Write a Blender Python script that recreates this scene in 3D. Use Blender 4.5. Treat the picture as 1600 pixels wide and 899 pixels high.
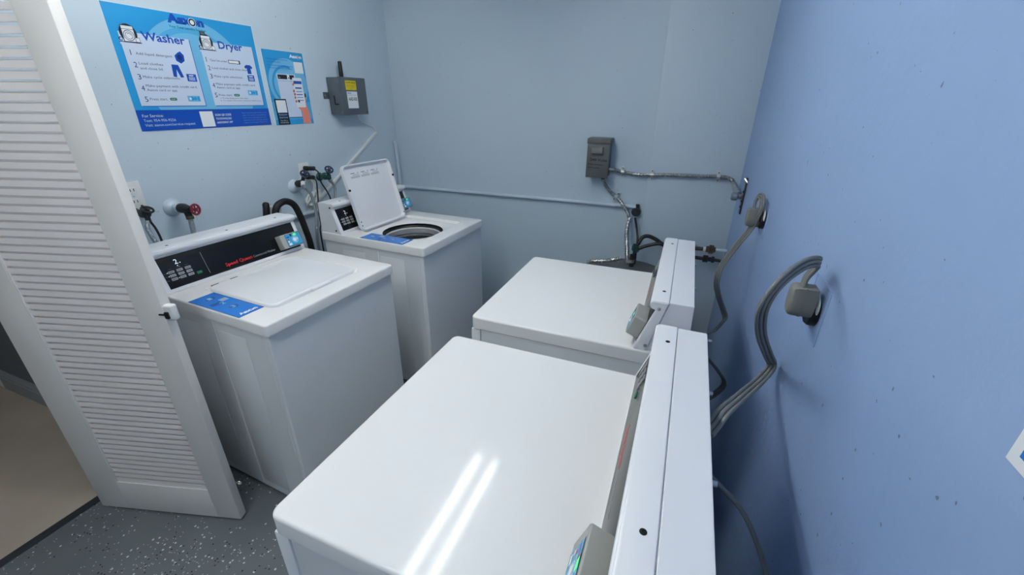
import bpy, bmesh, math, random
from mathutils import Matrix, Vector
random.seed(7)
for o in list(bpy.data.objects): bpy.data.objects.remove(o)
scn = bpy.context.scene
COL = scn.collection
PI = math.pi

# ------------------------------------------------------------------ camera
CAM = Vector((2.1302, -2.9124, 1.6042))
R3 = Matrix(((0.929622, -0.154861, 0.334396), (0.368468, 0.376258, -0.850095), (0.005827, 0.913481, 0.406839)))
cd = bpy.data.cameras.new('camera'); cam = bpy.data.objects.new('camera', cd); COL.objects.link(cam)
cam.matrix_world = Matrix.Translation(CAM) @ R3.to_4x4()
cd.sensor_width = 36; cd.lens = 36*654.437/1600; cd.clip_start = .02
scn.camera = cam
scn.view_settings.view_transform = 'Standard'; scn.view_settings.look = 'None'
scn.view_settings.gamma = 1; scn.view_settings.use_curve_mapping = False
scn.view_settings.exposure = 0.22
# ------------------------------------------------------------------ world and light levels
w = bpy.data.worlds.new('world'); scn.world = w; w.use_nodes = True
w.node_tree.nodes['Background'].inputs[0].default_value = (.6, .75, 1, 1)
w.node_tree.nodes['Background'].inputs[1].default_value = .05
TUBE_POWER = 33.0
TUBE_COLOR = (.985, 1.0, .95)
HALL_FILL_POWER = 16.0  # strength of the added fill light in the hall

# ------------------------------------------------------------------ materials
def lin(c):
    return tuple((x/255/12.92 if x/255 <= .04045 else ((x/255+.055)/1.055)**2.4) for x in c)
MATS = {}
def mat(name, rgb, rough=.5, metal=0., bump=None, var=None, spec=.5, emit=None, coat=0, linear=False):
    m = bpy.data.materials.new(name); m.use_nodes = True; MATS[name] = m
    nt = m.node_tree; b = nt.nodes['Principled BSDF']
    c = tuple(rgb) if linear else lin(rgb)
    b.inputs['Base Color'].default_value = (*c, 1)
    b.inputs['Roughness'].default_value = rough; b.inputs['Metallic'].default_value = metal
    b.inputs['Specular IOR Level'].default_value = spec
    b.inputs['Coat Weight'].default_value = coat
    tc = nt.nodes.new('ShaderNodeTexCoord')
    if var:   # (scale, second colour, amount)
        n = nt.nodes.new('ShaderNodeTexNoise'); n.inputs['Scale'].default_value = var[0]; n.inputs['Detail'].default_value = 4
        nt.links.new(tc.outputs['Object'], n.inputs['Vector'])
        r = nt.nodes.new('ShaderNodeValToRGB'); r.color_ramp.elements[0].position = .35; r.color_ramp.elements[1].position = .65
        c2 = tuple(x*var[1] for x in c)
        r.color_ramp.elements[0].color = (*c, 1); r.color_ramp.elements[1].color = (*c2, 1)
        nt.links.new(n.outputs['Fac'], r.inputs['Fac']); nt.links.new(r.outputs['Color'], b.inputs['Base Color'])
    if bump:  # (scale, strength, distance)
        n = nt.nodes.new('ShaderNodeTexNoise'); n.inputs['Scale'].default_value = bump[0]; n.inputs['Detail'].default_value = 3
        nt.links.new(tc.outputs['Object'], n.inputs['Vector'])
        u = nt.nodes.new('ShaderNodeBump'); u.inputs['Strength'].default_value = bump[1]; u.inputs['Distance'].default_value = bump[2]
        nt.links.new(n.outputs['Fac'], u.inputs['Height']); nt.links.new(u.outputs['Normal'], b.inputs['Normal'])
    if emit:
        b.inputs['Emission Color'].default_value = (*emit[0], 1); b.inputs['Emission Strength'].default_value = emit[1]
    return m

def wall_mat(name, rgb, spec=.3, rough=.45, bs=.35):
    m = mat(name, rgb, rough, spec=spec)
    nt = m.node_tree; b = nt.nodes['Principled BSDF']
    tc = nt.nodes.new('ShaderNodeTexCoord')
    n1 = nt.nodes.new('ShaderNodeTexNoise'); n1.inputs['Scale'].default_value = 26; n1.inputs['Detail'].default_value = 6; n1.inputs['Roughness'].default_value = .6
    n2 = nt.nodes.new('ShaderNodeTexNoise'); n2.inputs['Scale'].default_value = 2.2; n2.inputs['Detail'].default_value = 2
    nt.links.new(tc.outputs['Object'], n1.inputs['Vector']); nt.links.new(tc.outputs['Object'], n2.inputs['Vector'])
    a = nt.nodes.new('ShaderNodeMath'); a.operation = 'MULTIPLY_ADD'; a.inputs[1].default_value = 5.0
    nt.links.new(n2.outputs['Fac'], a.inputs[0]); nt.links.new(n1.outputs['Fac'], a.inputs[2])
    u = nt.nodes.new('ShaderNodeBump'); u.inputs['Strength'].default_value = bs; u.inputs['Distance'].default_value = .004
    nt.links.new(a.outputs[0], u.inputs['Height']); nt.links.new(u.outputs['Normal'], b.inputs['Normal'])
    # tiny pits / specks in the paint
    v = nt.nodes.new('ShaderNodeTexNoise'); v.inputs['Scale'].default_value = 85; v.inputs['Detail'].default_value = 0
    nt.links.new(tc.outputs['Object'], v.inputs['Vector'])
    r = nt.nodes.new('ShaderNodeValToRGB'); r.color_ramp.elements[0].position = .845; r.color_ramp.elements[1].position = .86
    c = lin(rgb); r.color_ramp.elements[0].color = (*c, 1); r.color_ramp.elements[1].color = (*[x*.45 for x in c], 1)
    nt.links.new(v.outputs['Fac'], r.inputs['Fac']); nt.links.new(r.outputs['Color'], b.inputs['Base Color'])
    return m

WALL = wall_mat('pale_blue_paint', (200, 216, 228))
WALLR = wall_mat('blue_paint', (149, 174, 214), bs=.5)
WPIPE = mat('painted_pipe', (203, 218, 230), .4)
CEIL = mat('ceiling_paint', (226, 228, 230), .8, bump=(60, .3, .003))
ENAMEL = mat('white_enamel', (240, 240, 240), .085, spec=.22)
ENAMEL2 = mat('white_enamel_side', (232, 235, 238), .28)
TRIMW = mat('white_trim_plastic', (238, 239, 243), .28)
FASCIA = mat('black_glass_fascia', (10, 11, 13), .22)
BLACK = mat('black_plastic', (14, 15, 17), .45)
RUBBER = mat('black_rubber', (17, 18, 20), .55)
SEAM = mat('seam_shadow_gap', (60, 64, 70), .7)
SCREW = mat('dark_screw', (40, 40, 42), .4, metal=.6)
STEEL = mat('galvanised_steel', (205, 206, 205), .28, metal=.9, var=(30, .75))
STRAPM = mat('bright_zinc_strap', (225, 226, 226), .35, metal=.7)
BRAID = mat('braided_steel', (170, 176, 182), .35, metal=.8, bump=(500, .8, .002))
GREYBOX = mat('grey_steel_box', (98, 102, 101), .45, var=(12, .85))
METERB = mat('dark_grey_enclosure', (88, 98, 106), .45, var=(14, .85))
CORD = mat('grey_cord', (118, 120, 118), .5)
PLUG = mat('grey_plug', (122, 122, 116), .5)
READER = mat('grey_reader_plastic', (160, 162, 158), .45)
DOORP = mat('cream_door_paint', (234, 231, 227), .42, bump=(40, .2, .002))
LOUV = mat('louver_paint', (246, 240, 238), .45)
WHITE = mat('white_plastic', (232, 234, 232), .4)
TANK = mat('dark_grey_tank', (92, 97, 99), .4, var=(6, .8))
STAIN = mat('stainless_drum', (175, 178, 180), .3, metal=.85)
TUBR = mat('tub_ring_plastic', (196, 200, 202), .35)
TUBD = mat('tub_inner_grey', (105, 108, 112), .4)
REDW = mat('red_valve_wheel', (128, 24, 44), .4)
BRASS = mat('aged_brass', (120, 104, 84), .35, metal=.8, var=(40, .6))
GREENV = mat('green_valve_paint', (22, 74, 70), .4)
BLUEV = mat('dark_blue_valve_wheel', (26, 40, 72), .4)
DARKV = mat('dark_valve_body', (40, 44, 46), .45, metal=.3)
IRON = mat('dark_iron_pipe', (66, 66, 68), .45, metal=.5, var=(30, .6))
BASEB = mat('grey_baseboard', (150, 156, 162), .5)
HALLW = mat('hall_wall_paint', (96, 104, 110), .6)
HALLF = mat('beige_hall_floor', (196, 184, 170), .3, var=(3, .88))
THRESH = mat('dark_threshold', (52, 56, 62), .6)
FIXT = mat('fixture_white', (235, 236, 238), .4)
TUBE = mat('fluorescent_tube', (255, 255, 255), .5, emit=(TUBE_COLOR, TUBE_POWER))
YEL = mat('yellow_label', (228, 208, 20), .45)
# inks
I_CY = mat('poster_cyan', (38, 152, 214), .28)
I_LT = mat('poster_light_cyan', (112, 186, 226), .28)
I_MID = mat('poster_mid_cyan', (78, 170, 220), .28)
I_PAN = mat('poster_panel', (206, 220, 240), .28)
I_BLU = mat('poster_royal_blue', (14, 76, 176), .28)
I_NAVY = mat('poster_navy', (18, 44, 110), .28)
I_INK = mat('poster_dark_ink', (26, 44, 84), .35)
I_WHT = mat('poster_white', (236, 240, 244), .3)
I_BLK = mat('poster_black', (16, 22, 34), .3)
I_GRN = mat('ink_green', (40, 120, 92), .35)
I_PALE = mat('poster_pale_blue_text', (120, 165, 225), .35)
I_SKIN = mat('poster_skin', (232, 140, 124), .35)
I_TEAL = mat('poster_teal', (12, 100, 128), .35)
I_STK = mat('sticker_blue', (0, 112, 205), .25)
I_STKD = mat('sticker_dark', (0, 74, 150), .25)
I_STKL = mat('sticker_light', (130, 195, 240), .25)
I_RED = mat('ink_red', (214, 34, 40), .4)
I_GRY = mat('ink_grey', (150, 154, 160), .4)
I_LGR = mat('ink_light_grey', (196, 200, 203), .4)
I_GRY2 = mat('ink_mid_grey', (95, 100, 108), .4)
I_SCR = mat('screen_cyan', (70, 165, 205), .25)
LED = mat('led_white', (230, 240, 250), .4, emit=((.85, .93, 1), .35))
LEDG = mat('led_green', (40, 200, 90), .4, emit=((.1, .8, .3), .5))
KEY = mat('key_grey', (150, 152, 154), .5)
KEYG = mat('key_green', (18, 120, 84), .5)

def floor_mat():
    m = mat('speckled_grey_epoxy', (108, 115, 120), .3, spec=.4)
    nt = m.node_tree; b = nt.nodes['Principled BSDF']; L = nt.links
    tc = nt.nodes.new('ShaderNodeTexCoord')
    base = nt.nodes.new('ShaderNodeTexNoise'); base.inputs['Scale'].default_value = 5; base.inputs['Detail'].default_value = 5
    L.new(tc.outputs['Object'], base.inputs['Vector'])
    r = nt.nodes.new('ShaderNodeValToRGB'); r.color_ramp.elements[0].color = (*lin((96, 103, 108)), 1); r.color_ramp.elements[1].color = (*lin((120, 126, 130)), 1)
    L.new(base.outputs['Fac'], r.inputs['Fac'])
    dens = nt.nodes.new('ShaderNodeTexNoise'); dens.inputs['Scale'].default_value = 3.5; dens.inputs['Detail'].default_value = 1
    L.new(tc.outputs['Object'], dens.inputs['Vector'])
    warp = nt.nodes.new('ShaderNodeTexNoise'); warp.inputs['Scale'].default_value = 160
    L.new(tc.outputs['Object'], warp.inputs['Vector'])
    mv = nt.nodes.new('ShaderNodeVectorMath'); mv.operation = 'MULTIPLY_ADD'; mv.inputs[1].default_value = (.006,)*3
    L.new(warp.outputs['Color'], mv.inputs[0]); L.new(tc.outputs['Object'], mv.inputs[2])
    prev = r.outputs['Color']
    for k, (sc, th, col, size) in enumerate(((62, 1.03, (214, 220, 224), .22), (70, 1.04, (22, 26, 30), .21), (110, 1.03, (190, 196, 200), .22))):
        off = nt.nodes.new('ShaderNodeVectorMath'); off.operation = 'ADD'; off.inputs[1].default_value = (3.1*k, 7.7*k, 0)
        L.new(mv.outputs[0], off.inputs[0])
        v = nt.nodes.new('ShaderNodeTexVoronoi'); v.voronoi_dimensions = '2D'; v.inputs['Scale'].default_value = sc
        L.new(off.outputs[0], v.inputs['Vector'])
        lt = nt.nodes.new('ShaderNodeMath'); lt.operation = 'LESS_THAN'; lt.inputs[1].default_value = size
        L.new(v.outputs['Distance'], lt.inputs[0])
        sep = nt.nodes.new('ShaderNodeSeparateColor'); L.new(v.outputs['Color'], sep.inputs[0])
        ad = nt.nodes.new('ShaderNodeMath'); ad.operation = 'MULTIPLY_ADD'; ad.inputs[1].default_value = .45; 
        L.new(dens.outputs['Fac'], ad.inputs[0]); ad.inputs[2].default_value = -.45 + .03
        su = nt.nodes.new('ShaderNodeMath'); su.operation = 'ADD'; L.new(sep.outputs[0], su.inputs[0]); L.new(ad.outputs[0], su.inputs[1])
        gt = nt.nodes.new('ShaderNodeMath'); gt.operation = 'GREATER_THAN'; gt.inputs[1].default_value = th-.30
        L.new(su.outputs[0], gt.inputs[0])
        mm = nt.nodes.new('ShaderNodeMath'); mm.operation = 'MULTIPLY'; L.new(lt.outputs[0], mm.inputs[0]); L.new(gt.outputs[0], mm.inputs[1])
        mx = nt.nodes.new('ShaderNodeMix'); mx.data_type = 'RGBA'
        L.new(mm.outputs[0], mx.inputs['Factor']); L.new(prev, mx.inputs['A']); mx.inputs['B'].default_value = (*lin(col), 1)
        prev = mx.outputs['Result']
    L.new(prev, b.inputs['Base Color'])
    return m
FLOOR = floor_mat()

# ------------------------------------------------------------------ object helpers
def thing(name, label, cat, loc=(0, 0, 0), rz=0, group=None):
    o = bpy.data.objects.new(name, None); COL.objects.link(o); o.location = loc; o.rotation_euler = (0, 0, rz)
    o.empty_display_size = .05
    o['label'] = label; o['category'] = cat
    if group: o['group'] = group
    return o
def tag(o, label, cat, group=None):
    o['label'] = label; o['category'] = cat
    if group: o['group'] = group
    return o

class MB:
    """collects geometry (with material slots) and links it as one mesh object"""
    def __init__(s): s.v = []; s.f = []; s.m = []; s.sm = []; s.mats = []
    def mi(s, m):
        if m not in s.mats: s.mats.append(m)
        return s.mats.index(m)
    def add(s, vs, fs, m, smooth=False, M=None):
        b = len(s.v)
        s.v += [tuple(M @ Vector(v)) if M else tuple(v) for v in vs]
        k = s.mi(m)
        for f in fs: s.f.append([i+b for i in f]); s.m.append(k); s.sm.append(smooth)
        return s
    def bm(s, bm, m, smooth=False, M=None):
        bm.verts.ensure_lookup_table()
        s.add([v.co.copy() for v in bm.verts], [[v.index for v in f.verts] for f in bm.faces], m, smooth, M); bm.free(); return s
    def box(s, lo, hi, m, bev=0., seg=2, M=None):
        bm = bmesh.new(); bmesh.ops.create_cube(bm, size=1)
        for v in bm.verts: v.co = Vector([lo[i] + (v.co[i]+.5)*(hi[i]-lo[i]) for i in range(3)])
        if bev: bmesh.ops.bevel(bm, geom=list(bm.edges), offset=bev, segments=seg, affect='EDGES', profile=.5)
        bm.verts.index_update(); return s.bm(bm, m, False, M)
    def prism(s, poly, a0, a1, m, axis=1, bev=0., M=None):
        """poly = (x,z) list extruded along y from a0 to a1 (axis=1) or (x,y) along z (axis=2)"""
        bm = bmesh.new()
        def P(p, a): return (p[0], a, p[1]) if axis == 1 else ((p[0], p[1], a) if axis == 2 else (a, p[0], p[1]))
        A = [bm.verts.new(P(p, a0)) for p in poly]; B = [bm.verts.new(P(p, a1)) for p in poly]
        n = len(poly)
        bm.faces.new(A); bm.faces.new(B[::-1])
        for i in range(n): bm.faces.new((A[i], B[i], B[(i+1) % n], A[(i+1) % n]))
        bmesh.ops.recalc_face_normals(bm, faces=bm.faces)
        if bev: bmesh.ops.bevel(bm, geom=list(bm.edges), offset=bev, segments=2, affect='EDGES')
        bm.verts.index_update(); return s.bm(bm, m, False, M)
    def loops(s, loops, m, cap0=True, cap1=True, smooth=True, closed=True):
        vs = [v for l in loops for v in l]; n = len(loops[0]); fs = []
        for k in range(len(loops)-1):
            for i in range(n if closed else n-1):
                a = k*n+i; b = k*n+(i+1) % n; fs.append([a, b, b+n, a+n])
        s.add(vs, fs, m, smooth)
        if cap0: s.add(loops[0], [list(range(n))[::-1]], m)
        if cap1: s.add(loops[-1], [list(range(n))], m)
        return s
    def sweep(s, pts, r, m, segs=10, closed=False, corr=None, step=None, smooth=True, caps=True, lobes=None, up0=None):
        pts = [Vector(p) for p in pts]
        P = catmull(pts, closed) if len(pts) > 2 else pts
        if step or corr: P = resample(P, step or corr[0]/4)
        n = len(P)
        T = []
        for i in range(n):
            a = P[max(i-1, 0)]; b = P[min(i+1, n-1)]
            if closed: a = P[(i-1) % n]; b = P[(i+1) % n]
            T.append((b-a).normalized())
        N = Vector(up0) if up0 else (Vector((0, 0, 1)) if abs(T[0].z) < .9 else Vector((1, 0, 0)))
        N = (N - T[0]*N.dot(T[0])).normalized()
        offs = [0] if not lobes else [(k-(lobes-1)/2)*2*r*1.02 for k in range(lobes)]
        frames = []
        for i in range(n):
            N = (N - T[i]*N.dot(T[i])).normalized(); frames.append((N.copy(), T[i].cross(N)))
        for o_ in offs:
            L = []
            for i in range(n):
                N_, B_ = frames[i]; rr = r
                if corr: rr = r + corr[1]*(1 if (i % 4) in (0, 1) else -1)
                L.append([P[i] + N_*(o_ + rr*math.cos(2*PI*k/segs)) + B_*(rr*math.sin(2*PI*k/segs)) for k in range(segs)])
            if closed: L.append(L[0])
            s.loops(L, m, caps and not closed, caps and not closed, smooth)
        return s
    def cyl(s, p0, p1, r0, m, r1=None, segs=24, smooth=True):
        p0 = Vector(p0); p1 = Vector(p1); r1 = r0 if r1 is None else r1
        T = (p1-p0).normalized(); N = Vector((0, 0, 1)) if abs(T.z) < .9 else Vector((1, 0, 0))
        N = (N-T*N.dot(T)).normalized(); B = T.cross(N)
        L = [[p + N*(rr*math.cos(2*PI*k/segs)) + B*(rr*math.sin(2*PI*k/segs)) for k in range(segs)] for p, rr in ((p0, r0), (p1, r1))]
        return s.loops(L, m, True, True, smooth)
    def lathe(s, p0, axis, prof, m, segs=28, smooth=True, caps=True):
        p0 = Vector(p0); T = Vector(axis).normalized(); N = Vector((0, 0, 1)) if abs(T.z) < .9 else Vector((1, 0, 0))
        N = (N-T*N.dot(T)).normalized(); B = T.cross(N)
        L = [[p0 + T*h + N*(rr*math.cos(2*PI*k/segs)) + B*(rr*math.sin(2*PI*k/segs)) for k in range(segs)] for rr, h in prof]
        return s.loops(L, m, caps, caps, smooth)
    def torus(s, c, axis, R, r, m, segs=24, rs=8):
        T = Vector(axis).normalized(); N = Vector((0, 0, 1)) if abs(T.z) < .9 else Vector((1, 0, 0))
        N = (N-T*N.dot(T)).normalized(); B = T.cross(N); c = Vector(c)
        L = []
        for i in range(segs+1):
            a = 2*PI*i/segs; d = N*math.cos(a)+B*math.sin(a)
            L.append([c + d*(R+r*math.cos(2*PI*k/rs)) + T*(r*math.sin(2*PI*k/rs)) for k in range(rs)])
        return s.loops(L, m, False, False, True)
    def build(s, name, parent=None, loc=None, M=None, sharp=True):
        me = bpy.data.meshes.new(name); me.from_pydata(s.v, [], s.f)
        for m in s.mats: me.materials.append(m)
        me.polygons.foreach_set('material_index', s.m); me.polygons.foreach_set('use_smooth', s.sm)
        bm = bmesh.new(); bm.from_mesh(me)
        bm.normal_update(); bm.to_mesh(me); bm.free(); me.update()
        if sharp: me.set_sharp_from_angle(angle=math.radians(38))
        o = bpy.data.objects.new(name, me); COL.objects.link(o)
        if parent: o.parent = parent
        if loc: o.location = loc
        if M: o.matrix_local = M
        return o
def catmull(p, closed=False, sub=8):
    out = []; n = len(p); rng = n if closed else n-1
    for i in range(rng):
        g = (lambda k: p[k % n]) if closed else (lambda k: p[min(max(k, 0), n-1)])
        a, b, c, d = g(i-1), g(i), g(i+1), g(i+2)
        for k in range(sub):
            t = k/sub
            out.append(.5*((2*b)+(c-a)*t+(2*a-5*b+4*c-d)*t*t+(3*b-a-3*c+d)*t**3))
    if not closed: out.append(p[-1].copy())
    return out
def resample(P, step):
    out = [P[0]]; acc = 0
    for a, b in zip(P, P[1:]):
        L = (b-a).length
        while acc + L >= step and L > 0:
            a = a + (b-a)*((step-acc)/L); out.append(a); L = (b-a).length; acc = 0
        acc += L
    return out if len(out) > 2 else P
def rr(x0, x1, y0, y1, r, z, k=7):
    """rounded rectangle loop, counter-clockwise from above"""
    r = max(min(r, (x1-x0)/2-1e-5, (y1-y0)/2-1e-5), 1e-4); L = []
    for cx, cy, a0 in ((x1-r, y1-r, 0), (x0+r, y1-r, PI/2), (x0+r, y0+r, PI), (x1-r, y0+r, 1.5*PI)):
        for i in range(k):
            a = a0+PI/2*i/(k-1); L.append(Vector((cx+r*math.cos(a), cy+r*math.sin(a), z)))
    return L
def pillow(mb, x0, x1, y0, y1, z0, z1, rc, re, m, rbot=0.0):
    """slab with rounded plan corners and rounded top edge"""
    L = []
    if rbot: L.append(rr(x0+rbot, x1-rbot, y0+rbot, y1-rbot, max(rc-rbot, .001), z0)); L.append(rr(x0, x1, y0, y1, rc, z0+rbot))
    else: L.append(rr(x0, x1, y0, y1, rc, z0))
    for i in range(6):
        a = PI/2*i/5; ins = re*(1-math.cos(a)); L.append(rr(x0+ins, x1-ins, y0+ins, y1-ins, max(rc-ins, .001), z1-re+re*math.sin(a)))
    mb.loops(L, m)

# ------------------------------------------------------------------ printing (flat ink layers on a flat thing)
TXT = {}
def text_geo(s, bold):
    key = (s, bold)
    if key in TXT: return TXT[key]
    c = bpy.data.curves.new('t', 'FONT'); c.body = s; c.size = 1; c.resolution_u = 2
    if bold: c.offset = .022*bold
    o = bpy.data.objects.new('t', c); COL.objects.link(o)
    dg = bpy.context.evaluated_depsgraph_get(); dg.update()
    me = bpy.data.meshes.new_from_object(o.evaluated_get(dg))
    vs = [v.co.copy() for v in me.vertices]; fs = [list(p.vertices) for p in me.polygons]
    bpy.data.objects.remove(o); bpy.data.curves.remove(c); bpy.data.meshes.remove(me)
    TXT[key] = (vs, fs); return TXT[key]
class Ink:
    def __init__(s, M=None, th=.0003): s.mb = MB(); s.M = M; s.th = th
    def _z(s, l): return l*s.th
    def poly(s, pts, m, l=1): s.mb.add([(x, y, s._z(l)) for x, y in pts], [list(range(len(pts)))], m, False, s.M); return s
    def rect(s, x0, y0, x1, y1, m, l=1): return s.poly([(x0, y0), (x1, y0), (x1, y1), (x0, y1)], m, l)
    def rrect(s, x0, y0, x1, y1, r, m, l=1): return s.poly([(v.x, v.y) for v in rr(x0, x1, y0, y1, r, 0, 5)], m, l)
    def circ(s, x, y, r, m, l=1, ry=None, n=28): return s.poly([(x+r*math.cos(2*PI*k/n), y+(ry or r)*math.sin(2*PI*k/n)) for k in range(n)], m, l)
    def ring(s, x, y, r, w_, m, l=1, a0=0, a1=2*PI, n=40, ry=1.):
        vs = []; fs = []
        for k in range(n+1):
            a = a0+(a1-a0)*k/n
            vs += [(x+r*math.cos(a), y+ry*r*math.sin(a), s._z(l)), (x+(r-w_)*math.cos(a), y+ry*(r-w_)*math.sin(a), s._z(l))]
        for k in range(n): fs.append([2*k+1, 2*k, 2*k+2, 2*k+3])
        s.mb.add(vs, fs, m, False, s.M); return s
    def text(s, t, x, y, h, m, l=2, w=None, bold=0, rot=0, align='l', wobble=0):
        vs, fs = text_geo(t, bold)
        if not vs: return s
        x0 = min(v.x for v in vs); x1 = max(v.x for v in vs)
        k = h/.7; kx = k if w is None else w/(x1-x0)
        ww = (x1-x0)*kx
        ox = x - (ww/2 if align == 'c' else 0)
        ca, sa = math.cos(rot), math.sin(rot)
        P = []
        for v in vs:
            a, b = (v.x-x0)*kx, v.y*k
            if wobble: b += wobble*math.sin(a*700)
            P.append((ox + a*ca-b*sa, y + a*sa+b*ca, s._z(l)))
        s.mb.add(P, fs, m, False, s.M); return s
    def base(s, x0, y0, x1, y1, th, m):
        s.mb.box((x0, y0, -th), (x1, y1, 0), m, 0, M=s.M); return s
    def build(s, name, parent=None): return s.mb.build(name, parent, sharp=False)
def frame_M(o, x, y):
    x = Vector(x).normalized(); y = Vector(y).normalized(); z = x.cross(y)
    M = Matrix.Identity(4)
    for i in range(3): M[i][0] = x[i]; M[i][1] = y[i]; M[i][2] = z[i]; M[i][3] = o[i]
    return M

# ------------------------------------------------------------------ room shell
XR = 2.467; ZC = 2.5; YF = -4.4; DY0 = -2.325; DY1 = -4.0; DH = 2.06; COLX = 1.931
def struct(mb, name):
    o = mb.build(name); o['kind'] = 'structure'; return o
struct(MB().box((-.02, YF-.1, -.08), (XR+.1, .1, 0), FLOOR), 'floor')
struct(MB().box((-3.6, YF-.1, -.08), (-.02, -1.0, -.002), HALLF), 'floor_hall')
struct(MB().box((-.045, DY1, -.01), (-.005, DY0, .004), THRESH, .002), 'trim_1')
wl = MB().box((-.12, DY0, -.05), (0, .1, ZC+.1), WALL).box((-.12, YF-.1, -.05), (0, DY1, ZC+.1), WALL).box((-.12, DY1, DH), (0, DY0, ZC+.1), WALL)
struct(wl, 'wall_left')
wb = MB().box((-.12, 0, -.05), (XR+.12, .12, ZC+.1), WALL)
struct(wb, 'wall_back')
struct(MB().box((COLX, -.025, -.02), (XR+.02, .02, ZC+.02), WALL, .004), 'wall_boxing')
wr = MB().box((XR, YF-.1, -.05), (XR+.12, .1, ZC+.1), WALLR)
struct(wr, 'wall_right')
struct(MB().box((-.12, YF-.12, -.05), (XR+.12, YF, ZC+.1), WALL), 'wall_front')
struct(MB().box((-3.6, YF-.1, ZC), (XR+.12, .12, ZC+.1), CEIL), 'ceiling')
# the hall beyond the doorway
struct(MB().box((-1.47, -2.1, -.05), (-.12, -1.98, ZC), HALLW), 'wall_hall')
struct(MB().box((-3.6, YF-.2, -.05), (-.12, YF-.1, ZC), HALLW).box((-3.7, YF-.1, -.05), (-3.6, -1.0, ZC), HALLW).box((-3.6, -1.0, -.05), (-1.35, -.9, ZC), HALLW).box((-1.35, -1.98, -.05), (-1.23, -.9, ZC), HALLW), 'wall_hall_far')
struct(MB().prism([(-2.118, 0), (-2.1, 0), (-2.1, .125), (-2.106, .125), (-2.108, .105), (-2.114, .098), (-2.114, .085), (-2.118, .08)], -1.47, -.12, BASEB, axis=0), 'baseboard_hall')
struct(MB().box((-1.53, -2.12, 0), (-1.47, -1.96, 2.1), FIXT, .004), 'trim_2')

# ------------------------------------------------------------------ ceiling lights
def light(cx, y0, y1, label):
    t = thing('fluorescent_fixture', label, 'ceiling light', (cx, (y0+y1)/2, ZC), 0, 'fluorescent ceiling fixtures')
    h = (y1-y0)/2
    MB().prism([(-.09, 0), (-.09, -.02), (-.03, -.052), (.03, -.052), (.09, -.02), (.09, 0)], -h-.03, h+.03, FIXT, axis=1, bev=.002).build('housing', t)
    for sx in (-1, 1):
        MB().cyl((sx*.062, -h+.015, -.062), (sx*.062, h-.015, -.062), .0145, TUBE, segs=16).build('tube', t)
    for sy in (-1, 1):
        MB().box((-.085, sy*(h+.012)-.012, -.09), (.085, sy*(h+.012)+.012, -.015), FIXT, .004).build('end_cap', t)
light(1.215, -2.24, -1.02, 'white two-tube fluorescent ceiling fixture above the machines')
t = thing('hall_fill_light', 'unseen round fill light added to brighten the hall beyond the doorway', 'ceiling light', (-.75, -3.9, ZC))  # fill lamp added out of view to brighten the hall floor
MB().lathe((0, 0, 0), (0, 0, -1), [(.16, 0), (.17, .02), (.17, .035)], FIXT, 32).build('base_ring', t)
MB().lathe((0, 0, -.03), (0, 0, -1), [(.155, 0), (.14, .03), (.09, .055), (0, .065)], mat('hall_fill_glow', (255, 250, 240), .5, emit=((1, .93, .84), HALL_FILL_POWER)), 32).build('diffuser', t)
light(1.215, -3.82, -2.60, 'white two-tube fluorescent ceiling fixture nearer the room entrance')

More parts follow.
